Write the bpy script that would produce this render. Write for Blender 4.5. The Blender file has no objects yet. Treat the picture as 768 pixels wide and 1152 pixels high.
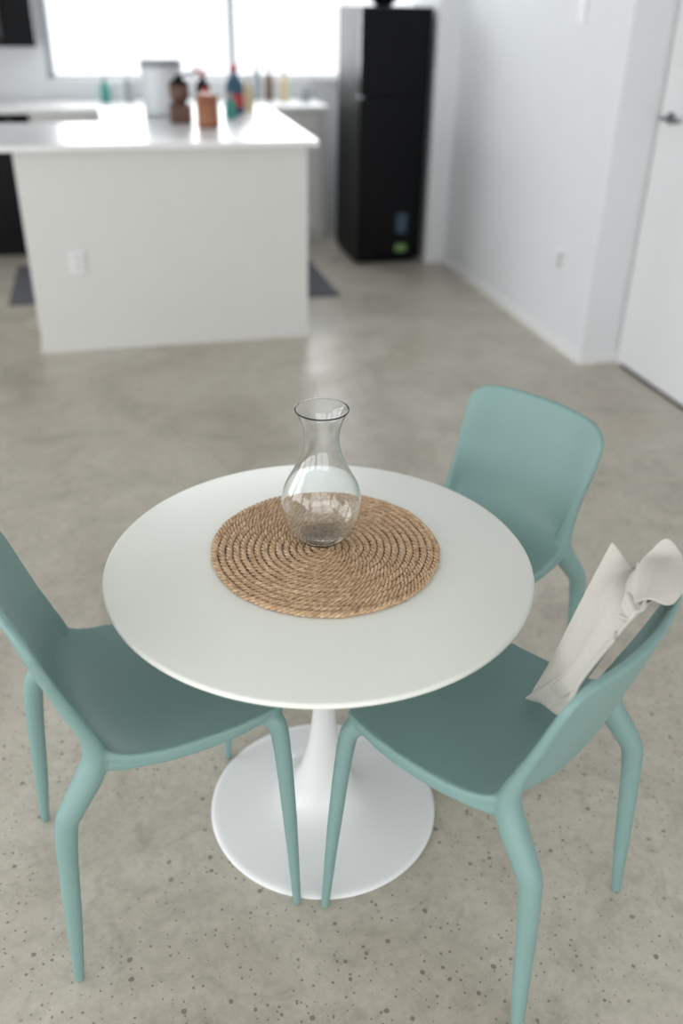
import bpy, bmesh, math, random
import numpy as np
from mathutils import Vector, Matrix
random.seed(3)
sc=bpy.context.scene
COL=sc.collection
# ---------------------------------------------------------------- materials
def lin(c): return tuple(((x/255)/12.92 if x/255<=.04045 else ((x/255+.055)/1.055)**2.4) for x in c)
def new_mat(name):
    m=bpy.data.materials.new(name); m.use_nodes=True
    return m,m.node_tree.nodes,m.node_tree.links,m.node_tree.nodes['Principled BSDF']
def mat(name,rgb,rough=.5,metal=0,var=.04,scale=8,bump=0,bscale=200,spec=.5,trans=0,ior=1.45):
    m,N,L,b=new_mat(name)
    c=lin(rgb)
    tc=N.new('ShaderNodeTexCoord'); no=N.new('ShaderNodeTexNoise'); no.inputs['Scale'].default_value=scale; no.inputs['Detail'].default_value=4
    L.new(tc.outputs['Object'],no.inputs['Vector'])
    r=N.new('ShaderNodeValToRGB')
    r.color_ramp.elements[0].position=.3; r.color_ramp.elements[1].position=.7
    r.color_ramp.elements[0].color=(*[x*(1-var) for x in c],1); r.color_ramp.elements[1].color=(*[min(1,x*(1+var)) for x in c],1)
    L.new(no.outputs['Fac'],r.inputs['Fac']); L.new(r.outputs['Color'],b.inputs['Base Color'])
    b.inputs['Roughness'].default_value=rough; b.inputs['Metallic'].default_value=metal
    b.inputs['Specular IOR Level'].default_value=spec
    b.inputs['Transmission Weight'].default_value=trans; b.inputs['IOR'].default_value=ior
    if bump:
        n2=N.new('ShaderNodeTexNoise'); n2.inputs['Scale'].default_value=bscale
        L.new(tc.outputs['Object'],n2.inputs['Vector'])
        bp=N.new('ShaderNodeBump'); bp.inputs['Strength'].default_value=bump; bp.inputs['Distance'].default_value=.002
        L.new(n2.outputs['Fac'],bp.inputs['Height']); L.new(bp.outputs['Normal'],b.inputs['Normal'])
    return m
M_teal=mat('teal_plastic',(122,152,148),.45,var=.02,bump=.05,bscale=600)
M_white=mat('white_lacquer',(229,230,223),.33,var=.01)
M_base=mat('white_enamel',(226,227,227),.22,var=.01)
M_wall=mat('wall_paint',(221,223,225),.7,var=.01,bump=.1,bscale=120)
M_isl=mat('island_paint',(210,209,206),.6,var=.01)
M_quartz=mat('white_quartz',(226,226,226),.28,var=.03,scale=20)
M_black=mat('black_gloss',(6,7,12),.3,var=.1,spec=.18)
M_blackm=mat('black_matte',(8,9,12),.5,var=.1,spec=.18)
M_trim=mat('trim_white',(230,230,230),.45,var=.01)
M_door=mat('door_white',(228,228,230),.5,var=.01)
M_metal=mat('brushed_metal',(120,120,124),.35,metal=1,var=.05)
M_rug=mat('grey_mat',(86,86,92),.9,var=.2,scale=60,bump=.4)
M_glass=mat('clear_glass',(252,254,254),.0,var=0,trans=1,ior=1.45)
M_frost=mat('frosted_plastic',(206,209,212),.35,var=.02)
M_copper=mat('walnut_wood',(150,98,70),.4,var=.15,scale=20)
M_brown=mat('dark_wood',(96,70,58),.5,var=.15,scale=20)
M_red=mat('red_plastic',(180,50,50),.4)
M_blue=mat('blue_plastic',(40,80,105),.35)
M_green=mat('green_plastic',(60,140,130),.35)
M_greyp=mat('grey_plastic',(150,155,160),.4)
M_label=mat('label_paper',(60,76,96),.6)
M_label2=mat('label_green',(120,150,90),.6)
M_yellow=mat('cream_plastic',(205,190,155),.5)

def floor_mat():
    m,N,L,b=new_mat('polished_concrete')
    tc=N.new('ShaderNodeTexCoord')
    def noise(s,d=5,r=.55,dist=0):
        n=N.new('ShaderNodeTexNoise'); n.inputs['Scale'].default_value=s; n.inputs['Detail'].default_value=d; n.inputs['Roughness'].default_value=r
        n.inputs['Distortion'].default_value=dist
        L.new(tc.outputs['Object'],n.inputs['Vector']); return n
    def ramp(src,p0,c0,p1,c1):
        r=N.new('ShaderNodeValToRGB'); r.color_ramp.elements[0].position=p0; r.color_ramp.elements[0].color=(*c0,1)
        r.color_ramp.elements[1].position=p1; r.color_ramp.elements[1].color=(*c1,1); L.new(src,r.inputs['Fac']); return r
    def mul(a,bb):
        mx=N.new('ShaderNodeMix'); mx.data_type='RGBA'; mx.blend_type='MULTIPLY'; mx.inputs[0].default_value=1
        L.new(a,mx.inputs[6]); L.new(bb,mx.inputs[7]); return mx.outputs[2]
    a=noise(1.1,7,.62,.6); r1=ramp(a.outputs['Fac'],.3,lin((176,168,154)),.7,lin((202,196,183)))
    f=noise(38,7,.75); r2=ramp(f.outputs['Fac'],.3,(.80,.80,.80),.62,(1.0,1.0,1.0))
    f3=noise(2.6,7,.66,1.2); r3=ramp(f3.outputs['Fac'],.34,(.80,.795,.78),.54,(1.0,1.0,1.0))
    f4=noise(8,6,.7,2.0); r4=ramp(f4.outputs['Fac'],.36,(.87,.87,.86),.5,(1.0,1.0,1.0))
    col=mul(mul(mul(r1.outputs['Color'],r2.outputs['Color']),r3.outputs['Color']),r4.outputs['Color'])
    def pits(scale,base,size,nscale,p0,p1,q0):
        v=N.new('ShaderNodeTexVoronoi'); v.voronoi_dimensions='2D'; v.inputs['Scale'].default_value=scale; L.new(tc.outputs['Object'],v.inputs['Vector'])
        ns=noise(nscale,3,.6); ad=N.new('ShaderNodeMath'); ad.operation='MULTIPLY_ADD'; ad.inputs[1].default_value=.16
        L.new(ns.outputs['Fac'],ad.inputs[0]); L.new(v.outputs['Distance'],ad.inputs[2])
        sx=N.new('ShaderNodeSeparateColor'); L.new(v.outputs['Color'],sx.inputs['Color'])
        rs=ramp(sx.outputs[0],q0,(0,0,0),1.0,(1,1,1))
        sb=N.new('ShaderNodeMath'); sb.operation='MULTIPLY_ADD'; sb.inputs[1].default_value=size; sb.inputs[2].default_value=base; L.new(rs.outputs['Color'],sb.inputs[0])
        lt=N.new('ShaderNodeMath'); lt.operation='LESS_THAN'; L.new(ad.outputs[0],lt.inputs[0]); L.new(sb.outputs[0],lt.inputs[1])
        msk=noise(2.1,3,.5); rm=ramp(msk.outputs['Fac'],p0,(.0,.0,.0),p1,(1,1,1))
        pm=N.new('ShaderNodeMath'); pm.operation='MULTIPLY'; L.new(lt.outputs[0],pm.inputs[0]); L.new(rm.outputs['Color'],pm.inputs[1]); return pm.outputs[0]
    pa=pits(21,.06,.14,90,.36,.50,.45); pb=pits(52,.065,.18,200,.40,.55,.4)
    pm=N.new('ShaderNodeMath'); pm.operation='MAXIMUM'; L.new(pa,pm.inputs[0]); L.new(pb,pm.inputs[1])
    pf=N.new('ShaderNodeMath'); pf.operation='MULTIPLY'; pf.inputs[1].default_value=.68; L.new(pm.outputs[0],pf.inputs[0])
    mx2=N.new('ShaderNodeMix'); mx2.data_type='RGBA'; L.new(pf.outputs[0],mx2.inputs[0]); L.new(col,mx2.inputs[6]); mx2.inputs[7].default_value=(*lin((98,88,75)),1)
    L.new(mx2.outputs[2],b.inputs['Base Color'])
    rr=noise(3,5,.6); rrr=ramp(rr.outputs['Fac'],.3,(.27,)*3,.7,(.45,)*3); L.new(rrr.outputs['Color'],b.inputs['Roughness'])
    bp=N.new('ShaderNodeBump'); bp.invert=True; bp.inputs['Strength'].default_value=.4; bp.inputs['Distance'].default_value=.002
    L.new(pm.outputs[0],bp.inputs['Height']); L.new(bp.outputs['Normal'],b.inputs['Normal'])
    return m
M_floor=floor_mat()
def rope_mat():
    m,N,L,b=new_mat('seagrass_rope')
    tc=N.new('ShaderNodeTexCoord')
    n=N.new('ShaderNodeTexNoise'); n.inputs['Scale'].default_value=110; n.inputs['Detail'].default_value=6; n.inputs['Roughness'].default_value=.7
    L.new(tc.outputs['Object'],n.inputs['Vector'])
    r=N.new('ShaderNodeValToRGB'); e=r.color_ramp.elements
    e[0].position=.28; e[0].color=(*lin((134,104,76)),1); e[1].position=.75; e[1].color=(*lin((238,212,180)),1)
    q=e.new(.5); q.color=(*lin((196,162,126)),1)
    L.new(n.outputs['Fac'],r.inputs['Fac']); L.new(r.outputs['Color'],b.inputs['Base Color']); b.inputs['Roughness'].default_value=.5
    bp=N.new('ShaderNodeBump'); bp.inputs['Strength'].default_value=.4; bp.inputs['Distance'].default_value=.001
    L.new(n.outputs['Fac'],bp.inputs['Height']); L.new(bp.outputs['Normal'],b.inputs['Normal'])
    return m
M_rope=rope_mat()
M_linen=mat('linen',(202,198,190),.9,var=.06,scale=400,bump=.3,bscale=900,spec=.15)

# ---------------------------------------------------------------- helpers
def link(o,parent=None):
    COL.objects.link(o)
    if parent: o.parent=parent
    return o
def mesh_obj(name,verts,faces,m,parent=None,smooth=True,loc=(0,0,0),rotz=0):
    me=bpy.data.meshes.new(name); me.from_pydata([tuple(map(float,v)) for v in verts],[],[tuple(map(int,f)) for f in faces]); me.update()
    if smooth: me.polygons.foreach_set('use_smooth',[True]*len(me.polygons))
    if m: me.materials.append(m)
    o=bpy.data.objects.new(name,me); o.location=loc; o.rotation_euler=(0,0,rotz)
    return link(o,parent)
def box(name,x0,x1,y0,y1,z0,z1,m,parent=None,bev=.0):
    c=((x0+x1)/2,(y0+y1)/2,(z0+z1)/2); me=bpy.data.meshes.new(name); bm=bmesh.new()
    bmesh.ops.create_cube(bm,size=1)
    for v in bm.verts: v.co=Vector((v.co.x*(x1-x0),v.co.y*(y1-y0),v.co.z*(z1-z0)))
    if bev: bmesh.ops.bevel(bm,geom=bm.edges[:],offset=bev,segments=3,affect='EDGES',profile=.5)
    bm.to_mesh(me); bm.free()
    if bev: me.polygons.foreach_set('use_smooth',[True]*len(me.polygons))
    me.materials.append(m); o=bpy.data.objects.new(name,me); o.location=c
    if bev:
        md=o.modifiers.new('wn','WEIGHTED_NORMAL')
    return link(o,parent)
def empty(name,loc=(0,0,0),rotz=0):
    e=bpy.data.objects.new(name,None); e.location=loc; e.rotation_euler=(0,0,rotz); e.empty_display_size=.1
    return link(e)
def lathe(name,prof,m,parent=None,n=96,loc=(0,0,0)):
    V=[];Fc=[]
    k=len(prof)
    for i in range(n):
        a=2*math.pi*i/n
        for r,z in prof: V.append((max(r,1e-5)*math.cos(a),max(r,1e-5)*math.sin(a),z))
    for i in range(n):
        j=(i+1)%n
        for q in range(k-1): Fc.append((i*k+q,j*k+q,j*k+q+1,i*k+q+1))
    o=mesh_obj(name,V,Fc,m,parent,loc=loc)
    bm=bmesh.new(); bm.from_mesh(o.data); bmesh.ops.remove_doubles(bm,verts=bm.verts,dist=1e-4)
    bmesh.ops.recalc_face_normals(bm,faces=bm.faces); bm.to_mesh(o.data); bm.free()
    return o
def smoothprof(pts,n=6):
    P=[np.array(p,float) for p in pts]; P=[2*P[0]-P[1]]+P+[2*P[-1]-P[-2]]; out=[]
    for i in range(1,len(P)-2):
        for s in range(n):
            t=s/n; p0,p1,p2,p3=P[i-1:i+3]
            out.append(.5*((2*p1)+(-p0+p2)*t+(2*p0-5*p1+4*p2-p3)*t*t+(-p0+3*p1-3*p2+p3)*t**3))
    out.append(P[-2]); return [tuple(float(x) for x in o) for o in out]
def tube(name,path,r,m,parent=None,n=16,ell=1.0):
    pts=[Vector(p) for p in path]; rs=[float(q) for q in r] if isinstance(r,(list,tuple,np.ndarray)) else [r]*len(pts)
    V=[];Fc=[]
    for i,p in enumerate(pts):
        t=(pts[min(i+1,len(pts)-1)]-pts[max(i-1,0)]).normalized()
        ref=Vector((1,0,0)) if abs(t.x)<.9 else Vector((0,1,0))
        u=(ref-t*ref.dot(t)).normalized(); w=t.cross(u)
        for k in range(n):
            a=2*math.pi*k/n; V.append(p+rs[i]*(math.cos(a)*u+ell*math.sin(a)*w))
    for i in range(len(pts)-1):
        for k in range(n): q=(k+1)%n; Fc.append((i*n+k,i*n+q,(i+1)*n+q,(i+1)*n+k))
    Fc.append(tuple(range(n))[::-1]); Fc.append(tuple(range((len(pts)-1)*n,len(pts)*n)))
    return mesh_obj(name,V,Fc,m,parent)

# ---------------------------------------------------------------- camera
f,th,ro,ps,H=1000.43,.524,.0185,.2552,1.6975
F=Vector((math.sin(ps)*math.cos(th),math.cos(ps)*math.cos(th),-math.sin(th)))
R0=Vector((math.cos(ps),-math.sin(ps),0)); U0=R0.cross(F)
R=math.cos(ro)*R0+math.sin(ro)*U0; U=-math.sin(ro)*R0+math.cos(ro)*U0
cd=bpy.data.cameras.new('camera'); cam=bpy.data.objects.new('camera',cd); COL.objects.link(cam)
mw=Matrix((( R.x,U.x,-F.x,0),(R.y,U.y,-F.y,0),(R.z,U.z,-F.z,H),(0,0,0,1))); cam.matrix_world=mw
cd.sensor_fit='VERTICAL'; cd.sensor_height=36; cd.sensor_width=24; cd.lens=f/1152*36
cd.dof.use_dof=True; cd.dof.focus_distance=1.72; cd.dof.aperture_fstop=1.3
sc.camera=cam

# ---------------------------------------------------------------- room
XL,XR,YB,YF,ZC=-4.2,2.63,-3.2,7.65,2.75
box('floor',XL,3.2,YB,YF+.1,-.1,0,M_floor)
box('ceiling',XL-.1,3.2,YB,YF+.1,ZC,ZC+.1,M_wall)
box('wall_right',2.39,3.2,4.12,6.30,0,ZC,M_wall)
box('wall_side',2.63,3.2,YB,4.12,0,ZC,M_wall)
box('wall_end_panel',2.245,2.44,6.30,YF,0,ZC,M_wall)
wx0,wx1,wz0,wz1=-.32,2.24,1.127,2.45
back=empty('wall_back')
box('lower',XL,2.44,YF,YF+.14,0,wz0,M_wall,back)
box('upper',XL,2.44,YF,YF+.14,wz1,ZC,M_wall,back)
box('left_part',XL,wx0,YF,YF+.14,wz0,wz1,M_wall,back)
box('right_part',wx1,2.44,YF,YF+.14,wz0,wz1,M_wall,back)
w1=empty('window_1')
for a,bb,c,d in ((wx0,wx0+.05,wz0,wz1),(wx1-.05,wx1,wz0,wz1),(1.035,1.085,wz0,wz1),(wx0,wx1,wz0,wz0+.04),(wx0,wx1,wz1-.04,wz1)):
    box('frame',a,bb,YF+.03,YF+.09,c,d,M_greyp,w1)
box('sill',wx0+.005,wx1-.005,YF-.05,YF+.05,wz0-.0,wz0+.02,M_quartz,w1)
lw=empty('wall_left')
box('lower',XL-.12,XL,YB,YF,0,.35,M_wall,lw); box('upper',XL-.12,XL,YB,YF,2.45,ZC,M_wall,lw)
for y0,y1 in ((YB,-2.6),(-.2,.2),(2.8,3.2),(5.8,YF)): box('pier',XL-.12,XL,y0,y1,.35,2.45,M_wall,lw)
rw=empty('wall_rear')
box('upper',XL,3.2,YB-.12,YB,2.45,ZC,M_wall,rw); box('lower',XL,3.2,YB-.12,YB,0,.1,M_wall,rw)
for x0,x1 in ((XL,-3.6),(-.7,-.5),(2.4,3.2)): box('pier',x0,x1,YB-.12,YB,.1,2.45,M_wall,rw)
box('baseboard_right',2.378,2.39,4.11,6.30,0,.06,M_trim)
box('baseboard_return',2.39,2.63,4.108,4.12,0,.06,M_trim)
dr=empty('door_1')
box('slab',2.60,2.628,3.12,4.05,.012,2.1,M_door,dr,.003)
box('stile_l',2.605,2.629,4.05,4.105,0,2.16,M_trim,dr); box('stile_r',2.605,2.629,3.03,3.12,0,2.16,M_trim,dr); box('head',2.605,2.629,3.12,4.05,2.1,2.16,M_trim,dr)
box('shadow_strip',2.594,2.63,3.12,4.05,0,.011,M_blackm,dr)  # black strip put in as the shadow line under the door slab
hx=2.6
tube('rose',[(hx,4.0,1.235),(hx-.012,4.0,1.235)],.026,M_metal,dr,24)
tube('neck',[(hx-.01,4.0,1.235),(hx-.045,4.0,1.235)],.009,M_metal,dr)
tube('lever',[(hx-.05,4.012,1.235),(hx-.05,3.95,1.235),(hx-.05,3.87,1.235)],.0095,M_metal,dr)
sw=empty('light_switch'); box('plate',2.381,2.3895,4.565,4.645,1.61,1.73,M_trim,sw,.003); box('rocker',2.377,2.382,4.585,4.625,1.64,1.70,M_door,sw,.002)
def outlet(x,y,z,axis):
    e=empty('wall_outlet')
    if axis=='x':
        box('plate',x-.009,x-.0005,y-.037,y+.037,z-.06,z+.06,M_trim,e,.003)
        for s in(-.022,.022): box('socket',x-.012,x-.008,y-.018,y+.018,z+s-.016,z+s+.016,M_greyp,e,.002)
    else:
        box('plate',x-.037,x+.037,y-.009,y-.0005,z-.06,z+.06,M_wall,e,.003)
        for s in(-.022,.022): box('socket',x-.018,x+.018,y-.012,y-.008,z+s-.016,z+s+.016,M_isl,e,.002)
outlet(2.39,4.478,.468,'x')
outlet(-.18,4.87,.48,'y')

# ---------------------------------------------------------------- kitchen island
isl=empty('kitchen_island')
box('body',-.42,1.05,4.87,5.50,0,1.03,M_isl,isl)
box('plinth',-.428,1.058,4.862,5.50,0,.05,M_isl,isl)
box('rear_cabinet',.10,1.05,5.50,6.40,0,1.03,M_isl,isl)
bm=bmesh.new(); pts=[(-.80,4.80),(1.10,4.80),(1.13,6.45),(.02,6.45),(.02,5.70),(-.80,5.70)]
vs=[bm.verts.new((x,y,1.03)) for x,y in pts]; fa=bm.faces.new(vs); r_=bmesh.ops.extrude_face_region(bm,geom=[fa])
for v in r_['geom']:
    if isinstance(v,bmesh.types.BMVert): v.co.z=1.06
bmesh.ops.recalc_face_normals(bm,faces=bm.faces); bmesh.ops.bevel(bm,geom=bm.edges[:],offset=.004,segments=2,affect='EDGES')
me=bpy.data.meshes.new('countertop'); bm.to_mesh(me); bm.free(); me.materials.append(M_quartz); link(bpy.data.objects.new('countertop',me),isl)
box('kitchen_mat',1.07,1.42,5.60,6.55,.0005,.010,M_rug,None,.003)
box('kitchen_mat.001',-.66,.06,5.78,6.72,.0005,.010,M_rug,None,.003)
bc=empty('kitchen_counter')
box('cabinets',-.46,1.66,7.08,YF-.002,.09,.97,M_isl,bc); box('toe_kick',-.46,1.66,7.14,YF-.002,0,.09,M_isl,bc)
box('countertop',-1.6,1.68,7.03,YF-.002,.97,1.0,M_quartz,bc)
x=-.44
while x<1.6:
    box('cabinet_door',x,x+.405,7.062,7.08,.11,.95,M_isl,bc,.003); x+=.415
ov=empty('oven_range')
box('body',-1.23,-.47,7.06,YF-.003,.0,.965,M_blackm,ov,.005); box('door_panel',-1.21,-.49,7.035,7.06,.15,.80,M_black,ov,.006)
tube('handle',[(-1.15,7.01,.83),(-.55,7.01,.83)],.012,M_metal,ov)
for kx in (-1.1,-.98,-.72,-.6): tube('knob',[(kx,7.058,.905),(kx,7.03,.905)],.02,M_metal,ov)
mw_=empty('microwave_oven')
box('body',-1.15,-.355,7.27,YF-.003,1.37,1.80,M_blackm,mw_,.006); box('door_panel',-1.13,-.56,7.255,7.27,1.39,1.78,M_black,mw_,.004)
tube('handle',[(-.58,7.235,1.42),(-.58,7.235,1.75)],.009,M_metal,mw_)
fr=empty('refrigerator')
box('body',1.725,2.21,6.39,6.95,.03,1.655,M_blackm,fr,.006)
box('door_lower',1.725,2.21,6.325,6.385,.04,1.12,M_black,fr,.008)
box('door_upper',1.725,2.21,6.325,6.385,1.1215,1.655,M_black,fr,.008)
box('kick',1.74,2.195,6.40,6.90,0,.04,M_blackm,fr)
box('seam_grip',1.722,1.745,6.322,6.39,1.113,1.132,M_greyp,fr,.003)
box('sticker_top',2.02,2.10,6.320,6.326,.22,.36,M_label,fr); box('sticker_bottom',2.02,2.10,6.320,6.326,.09,.14,M_label2,fr)
tr=empty('fruit_bowl',(1.95,6.6,1.656)); lathe('bowl',[(0,0),(.05,0),(.09,.03),(.12,.07),(.115,.07),(.085,.034),(0,.01)],M_blackm,tr,32)

# ---------------------------------------------------------------- props (on island / counter)
IT=1.0605
def bottle(name,x,y,z,h,r,m,capm,label=None):
    e=empty(name,(x,y,z))
    lathe('body',smoothprof([(0,.0005),(r*.9,.0005),(r,h*.04),(r,h*.3),(r,h*.58),(r*.8,h*.70),(r*.35,h*.80),(r*.32,h*.88),(0,h*.88)],4),m,e,32)
    lathe('cap',[(0,h),(r*.38,h),(r*.4,h*.86),(0,h*.86)],capm,e,24)
    if label: lathe('label',[(r*1.01,h*.15),(r*1.02,h*.15),(r*1.02,h*.42),(r*1.01,h*.42)],label,e,32)
    return e
cm=empty('coffee_grinder',(.47,5.62,IT))
box('base',-.06,.06,-.06,.06,0,.10,M_brown,cm,.008)
lathe('hopper',[(0,.101),(.035,.101),(.055,.14),(.058,.20),(0,.20)],M_brown,cm,32)
lathe('lid',[(0,.25),(.02,.248),(.025,.225),(.05,.218),(.05,.202),(0,.202)],M_blackm,cm,32)
tube('crank',[(0,0,.245),(.05,0,.255),(.10,0,.255)],.006,M_metal,cm); tube('crank_knob',[(.10,0,.255),(.10,0,.29)],.012,M_red,cm)
cn=empty('wooden_canister',(.60,5.40,IT)); lathe('body',[(0,0),(.058,0),(.062,.01),(.062,.14),(0,.14)],M_copper,cn,40); lathe('lid',[(0,.17),(.05,.17),(.06,.162),(.06,.142),(0,.142)],M_copper,cn,40)
bottle('dish_soap_bottle',.84,6.02,IT,.28,.055,M_blue,M_red,M_red)
bottle('sauce_bottle',.95,6.2,IT,.20,.035,M_yellow,M_greyp)
bottle('dark_bottle',.66,6.15,IT,.24,.045,M_blackm,M_red)
gj=empty('storage_canister',(.40,5.98,IT)); lathe('jar',smoothprof([(0,.0),(.10,.0),(.115,.01),(.118,.03),(.118,.25),(.11,.27),(0,.272)],3),M_frost,gj,40); lathe('lid',[(0,.31),(.11,.31),(.120,.302),(.120,.275),(0,.275)],M_greyp,gj,40)
bottle('pepper_mill',.64,5.85,IT,.20,.033,M_red,M_blackm)
bottle('sanitizer_bottle',.78,5.80,IT,.14,.035,M_green,M_greyp)
bottle('hand_soap_bottle',.08,7.40,1.0005,.17,.035,M_green,M_greyp)
bottle('spray_bottle',.25,7.42,1.0005,.20,.03,M_greyp,M_trim)
bottle('lotion_bottle',.16,7.50,1.0005,.19,.03,M_frost,M_trim)
bottle('vinegar_bottle',1.30,7.42,1.0005,.25,.028,M_brown,M_blackm)
bottle('oil_bottle',1.42,7.42,1.0005,.22,.03,M_yellow,M_brown)
bottle('wine_bottle',1.22,7.50,1.0005,.28,.032,M_greyp,M_red)
mg=empty('drinking_mug',(1.58,7.4,1.0005)); lathe('cup',[(0,0),(.035,0),(.042,.01),(.045,.1),(.041,.1),(.038,.012),(0,.008)],M_greyp,mg,32); tube('handle',[(.04,0,.08),(.07,0,.075),(.07,0,.035),(.04,0,.025)],.006,M_greyp,mg)
fa_=empty('kitchen_faucet',(.40,7.5,1.0005)); lathe('foot',[(0,0),(.03,0),(.03,.01),(.015,.02),(0,.02)],M_metal,fa_,24)
tube('spout',smoothprof([(0,0,.01),(0,0,.2),(0,-.02,.28),(0,-.1,.32),(0,-.17,.28),(0,-.18,.23)],5),.012,M_metal,fa_)

# ---------------------------------------------------------------- table
tb=empty('pedestal_table',(.353,1.478,0))
TH=.711
lathe('tabletop',[(0,TH),(.4225,TH),(.4268,TH-.001),(.4293,TH-.004),(.4293,TH-.009),(.425,TH-.013),(.405,TH-.019),(0,TH-.019)],M_white,tb,192,loc=(-.012,-.003,0))
prof=[(.0,.0),(.2680,.0),(.2700,.003),(.2690,.007),(.260,.0105)]+smoothprof([(.260,.0105),(.2,.018),(.14,.030),(.10,.048),(.074,.078),(.055,.12),(.040,.18),(.030,.25),(.0235,.33),(.0235,.41),(.032,.50),(.05,.58),(.085,.64),(.14,.676),(.18,.690)],6)[1:]+[(0,.690)]
lathe('pedestal',prof,M_base,tb,128)

def placemat(cx,cy,z,RM=.2445,pitch=.0145):
    ds=.0018
    th_=[]; tt=.9
    while pitch*tt/(2*math.pi)<RM-.004:
        th_.append(tt); r=pitch*tt/(2*math.pi); tt+=ds/max(r,.004)
    T=np.array(th_); r=pitch*T/(2*math.pi); s=np.arange(len(T))*ds
    rem=(T[-1]-T)/(2*math.pi); tuck=np.clip(1-rem/1.0,0,1); fade=np.clip(rem/.18,0.15,1)
    r=r-pitch*.9*tuck**2
    P=np.stack([r*np.cos(T),r*np.sin(T),0*r],-1); Nr=np.stack([np.cos(T),np.sin(T),0*T],-1); Z=np.array([0,0,1.])
    V=[];n=6
    wob=.0006*np.sin(s*37)+.0005*np.sin(s*91)
    for k in range(3):
        ph=2*math.pi*(s/.036)+k*2*math.pi/3
        c=P+Nr*((.0040*np.cos(ph))*fade+wob)[:,None]+Z*(.0025*np.sin(ph)*fade)[:,None]
        rr=.0037*(1+.10*np.sin(s*53+k))*fade
        for j in range(n):
            a=2*math.pi*j/n
            V.append(c+(Nr*math.cos(a)+Z*math.sin(a)*.92)*rr[:,None])
    m=len(T); V=np.concatenate([v for v in V]); faces=[]
    for k in range(3):
        for j in range(n):
            b0=(k*n+j)*m; b1=(k*n+(j+1)%n)*m
            i=np.arange(m-1); faces.append(np.stack([b0+i,b1+i,b1+i+1,b0+i+1],-1))
    faces=np.concatenate(faces)
    me=bpy.data.meshes.new('woven_placemat'); me.from_pydata(V.tolist(),[],faces.tolist()); me.update()
    me.polygons.foreach_set('use_smooth',[True]*len(me.polygons)); me.materials.append(M_rope)
    o=bpy.data.objects.new('woven_placemat',me); o.location=(cx,cy,z+.0062); link(o)
placemat(.358,1.505,TH)
MZ=TH+.0126
ca=empty('glass_carafe',(.358,1.536,MZ))
pr=smoothprof([(r,z*1.05) for r,z in [(.030,.0),(.048,.005),(.066,.024),(.0795,.056),(.082,.084),(.075,.116),(.059,.146),(.045,.172),(.0375,.198),(.0350,.220),(.0375,.242),(.045,.262),(.0530,.276)]],6)
th_g=.0024
inner=[(max(r-th_g,0),z+(.005*max(0,1-i/10))) for i,(r,z) in enumerate(pr)]
prof=[(0,0)]+pr+[(pr[-1][0]-.0005,pr[-1][1]+.0016)]+[(pr[-1][0]-.0018,pr[-1][1]+.0014)]+inner[::-1][1:]+[(0,.006)]
lathe('glass',prof,M_glass,ca,128)

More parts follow.
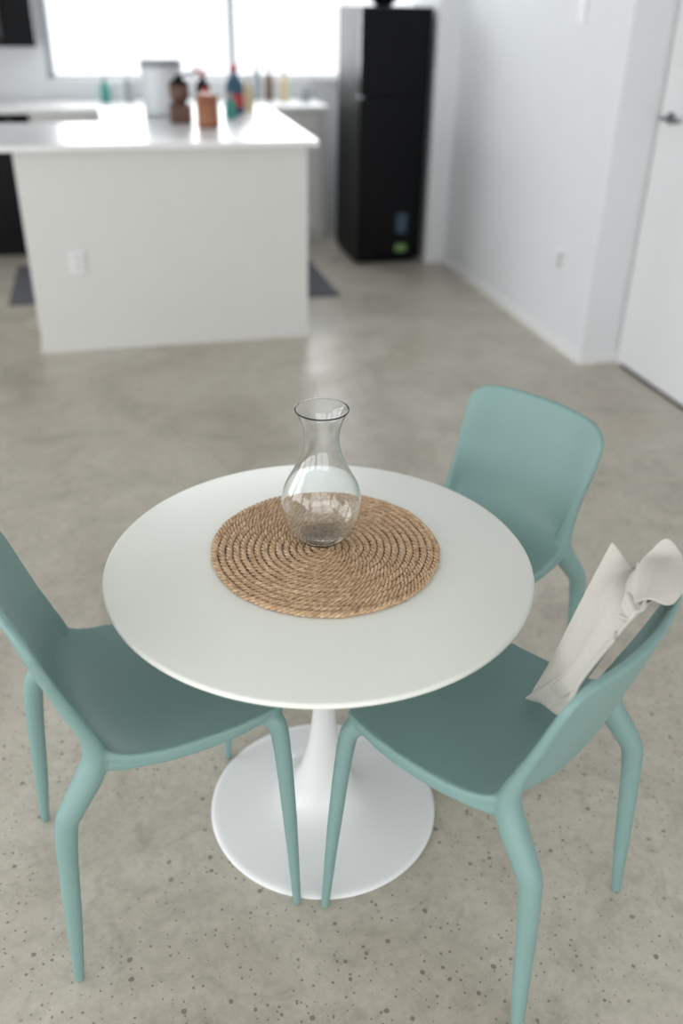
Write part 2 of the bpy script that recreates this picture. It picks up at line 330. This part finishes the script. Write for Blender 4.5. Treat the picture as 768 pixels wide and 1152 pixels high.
# ---------------------------------------------------------------- chairs
DZ=.064
def build_chair_mesh():
    rows=[(.222,.436,.168,-.012,.0),(.221,.449,.176,-.014,.0),(.205,.457,.188,-.010,.001),(.165,.456,.200,-.004,.003),(.10,.451,.208,0,.006),(.03,.446,.211,0,.009),(-.04,.443,.209,0,.012),
          (-.10,.446,.203,.003,.017),(-.140,.456,.197,.012,.024),(-.170,.478,.191,.026,.024),(-.188,.510,.187,.040,.016),(-.200,.550,.187,.046,.006)]
    n=28; V=[];Fc=[]
    us=np.linspace(-1,1,n+1)
    for (y,z,w,cy,cz) in rows:
        for u in us:
            V.append((w*u,y+cy*abs(u)**2.2,z+cz*abs(u)**2.5))
    K=14; ztop0=.774
    for k in range(1,K+1):
        t=k/K
        yb=-.200-.062*t**.9
        w=.187+.019*math.sin(min(t/.85,1)*math.pi/2)
        for u in us:
            rc=.058; d=max(0,(abs(u)*w-(w-rc))/rc)
            ztop=ztop0-.006*u*u-rc*(1-math.sqrt(max(0,1-(.93*d)**2)))
            z=.556+(ztop-.556)*t
            V.append((w*u,yb+(.046-.004*t)*abs(u)**2.2,z))
    nr=len(rows)+K; c=n+1
    V=[(x,y,z+DZ) for x,y,z in V]
    for i in range(nr-1):
        for j in range(n): Fc.append((i*c+j,i*c+j+1,(i+1)*c+j+1,(i+1)*c+j))
    shell=mesh_obj('shell',V,Fc,None)
    md=shell.modifiers.new('s','SUBSURF'); md.levels=1; md.render_levels=1
    md=shell.modifiers.new('t','SOLIDIFY'); md.thickness=.016; md.offset=0
    parts=[shell]
    for s in (-1,1):
        fp=smoothprof([(s*.158,.160,.452+DZ),(s*.177,.184,.437+DZ),(s*.189,.199,.400+DZ),(s*.211,.208,.25),(s*.2335,.2128,.0005)],5)
        rr=np.interp(np.linspace(0,1,len(fp)),[0,.25,.5,.75,1],[.016,.0205,.0185,.0152,.0095])
        parts.append(tube('l',fp,list(rr),None,None,16))
        rp=smoothprof([(s*.194,-.200,.66+DZ),(s*.187,-.164,.56+DZ),(s*.183,-.145,.49+DZ),(s*.187,-.158,.44+DZ),(s*.198,-.196,.385+DZ),(s*.203,-.217,.33+DZ),(s*.211,-.235,.16),(s*.217,-.247,.0005)],5)
        rr=np.interp(np.linspace(0,1,len(rp)),[0,1/7,2/7,3/7,4/7,5/7,6/7,1],[.008,.012,.020,.0260,.0238,.0210,.0162,.0105])
        parts.append(tube('l',rp,list(rr),None,None,16))
        sp=smoothprof([(s*.175,.180,.443+DZ),(s*.195,.10,.443+DZ),(s*.199,.0,.441+DZ),(s*.192,-.10,.446+DZ),(s*.184,-.15,.462+DZ)],5)
        parts.append(tube('l',sp,.012,None,None,12))
    dg=bpy.context.evaluated_depsgraph_get()
    bm=bmesh.new()
    for p in parts:
        me=bpy.data.meshes.new_from_object(p.evaluated_get(dg)); bm.from_mesh(me)
    bmesh.ops.recalc_face_normals(bm,faces=bm.faces)
    me=bpy.data.meshes.new('chair_raw'); bm.to_mesh(me); bm.free()
    for p in parts: bpy.data.objects.remove(p)
    o=bpy.data.objects.new('tmp',me); COL.objects.link(o)
    md=o.modifiers.new('r','REMESH'); md.mode='VOXEL'; md.voxel_size=.0040; md.use_smooth_shade=True
    md=o.modifiers.new('sm','SMOOTH'); md.factor=.6; md.iterations=10
    dg=bpy.context.evaluated_depsgraph_get()
    out=bpy.data.meshes.new_from_object(o.evaluated_get(dg)); bpy.data.objects.remove(o)
    out.name='dining_chair'; out.materials.clear(); out.materials.append(M_teal)
    zmin=min(v.co.z for v in out.vertices)
    for v in out.vertices: v.co.z-=zmin
    out.polygons.foreach_set('use_smooth',[True]*len(out.polygons))
    return out
cm_=build_chair_mesh()
BX,BY,BA=.606,1.164,.6266
POSES=[(-.016,1.411,-1.3865),(BX,BY,BA),(.784,1.758,2.06)]
for i,(x,y,a) in enumerate(POSES):
    o=bpy.data.objects.new('dining_chair' if i==0 else 'dining_chair.%03d'%i,cm_); o.location=(x,y,0); o.rotation_euler=(0,0,a); link(o)

# ---------------------------------------------------------------- napkin on chair B
def catmull(P,t):
    P=[np.array(p,float) for p in P]; n=len(P)-1; x=min(t*n,n-1e-6); i=int(x); s=x-i
    p1,p2=P[i],P[i+1]; p0=P[i-1] if i>0 else 2*p1-p2; p3=P[i+2] if i+2<=n else 2*p2-p1
    return .5*((2*p1)+(-p0+p2)*s+(2*p0-5*p1+4*p2-p3)*s*s+(-p0+3*p1-3*p2+p3)*s**3)
def patch(curves,nu,nv,amp,seed,fr=5):
    V=[];Fc=[]
    rnd=random.Random(seed); ph=[rnd.uniform(0,6) for _ in range(4)]
    for i in range(nu+1):
        col=[catmull(c,i/nu) for c in curves]
        for j in range(nv+1):
            p=catmull(col,j/nv); u,v=i/nu,j/nv
            d=amp*(math.sin(fr*2*v+1.2*u+ph[0])+.35*math.sin(fr*4.3*v-2.5*u+ph[1])+.4*math.sin(4*u+2*v+ph[2]))
            d*=min(1,4*u+.15)
            V.append((p[0]+.3*d,p[1]+d,p[2]+.4*d))
    for i in range(nu):
        for j in range(nv): Fc.append((i*(nv+1)+j,i*(nv+1)+j+1,(i+1)*(nv+1)+j+1,(i+1)*(nv+1)+j))
    return V,Fc
nk=empty('linen_napkin',(BX,BY,0),BA)
def cloth(name,curves,amp,seed,fr=5):
    V,Fc=patch(curves,44,44,amp,seed,fr); o=mesh_obj(name,V,Fc,M_linen,nk)
    md=o.modifiers.new('t','SOLIDIFY'); md.thickness=.004; md.offset=0
    md=o.modifiers.new('s','SUBSURF'); md.levels=1; md.render_levels=1
cloth('main_fold',[[(.080,-.035,.528),(.060,-.080,.655),(.100,-.100,.750),(.168,-.115,.866)],
                   [(.083,-.042,.528),(.020,-.120,.680),(.095,-.130,.800),(.178,-.138,.836)],
                   [(.086,-.050,.528),(-.015,-.150,.700),(.060,-.170,.828),(.190,-.168,.818)],
                   [(.090,-.058,.528),(-.050,-.170,.720),(.000,-.216,.852),(.212,-.205,.815)]],.0085,1,5.2)
cloth('under_layer',[[(.075,-.030,.526),(.025,-.100,.640),(.025,-.150,.740),(.09,-.180,.80)],
                   [(.079,-.045,.526),(-.005,-.135,.640),(-.010,-.168,.740),(.04,-.190,.81)],
                   [(.085,-.060,.526),(-.04,-.155,.640),(-.060,-.180,.740),(-.045,-.213,.838)]],.003,7,4)
cloth('back_fold',[[(.02,-.205,.850),(.07,-.17,.842),(.12,-.150,.828),(.170,-.145,.820)],
                  [(.04,-.210,.858),(.11,-.190,.864),(.165,-.175,.858),(.208,-.185,.884)],
                  [(.06,-.225,.860),(.13,-.215,.866),(.190,-.205,.860),(.240,-.200,.856)],
                  [(.08,-.242,.848),(.14,-.244,.846),(.20,-.238,.834),(.250,-.205,.822)],
                  [(.10,-.252,.842),(.15,-.255,.838),(.20,-.250,.826),(.240,-.220,.810)]],.0055,5,5)
cloth('side_fold',[[(.00,-.215,.848),(.04,-.175,.815),(.09,-.140,.780),(.125,-.118,.765)],
                  [(.01,-.222,.858),(.06,-.190,.845),(.115,-.155,.822),(.160,-.135,.805)],
                  [(.03,-.228,.860),(.09,-.205,.858),(.145,-.178,.845),(.195,-.158,.832)]],.006,9,5)

# ---------------------------------------------------------------- lights
w=bpy.data.worlds.new('world'); sc.world=w; w.use_nodes=True
bg=w.node_tree.nodes['Background']; bg.inputs[0].default_value=(.95,.98,1,1); bg.inputs[1].default_value=1.5
def area(name,loc,rot,sx,sy,e,c=(1,1,1)):
    l=bpy.data.lights.new(name,'AREA'); l.shape='RECTANGLE'; l.size=sx; l.size_y=sy; l.energy=e; l.color=c
    o=bpy.data.objects.new(name,l); o.location=loc; o.rotation_euler=rot; COL.objects.link(o)
area('window_light_back',(.96,YF+.2,1.8),(math.radians(-90),0,0),2.5,1.3,58,(.95,.98,1))
area('window_light_left',(XL-.2,1.3,1.4),(0,math.radians(-90),0),2.0,8,160,(.97,.99,1))
area('window_light_rear',(-.5,YB-.2,1.3),(math.radians(90),0,0),6,2.2,90,(1,.99,.97))
sc.view_settings.view_transform='Standard'
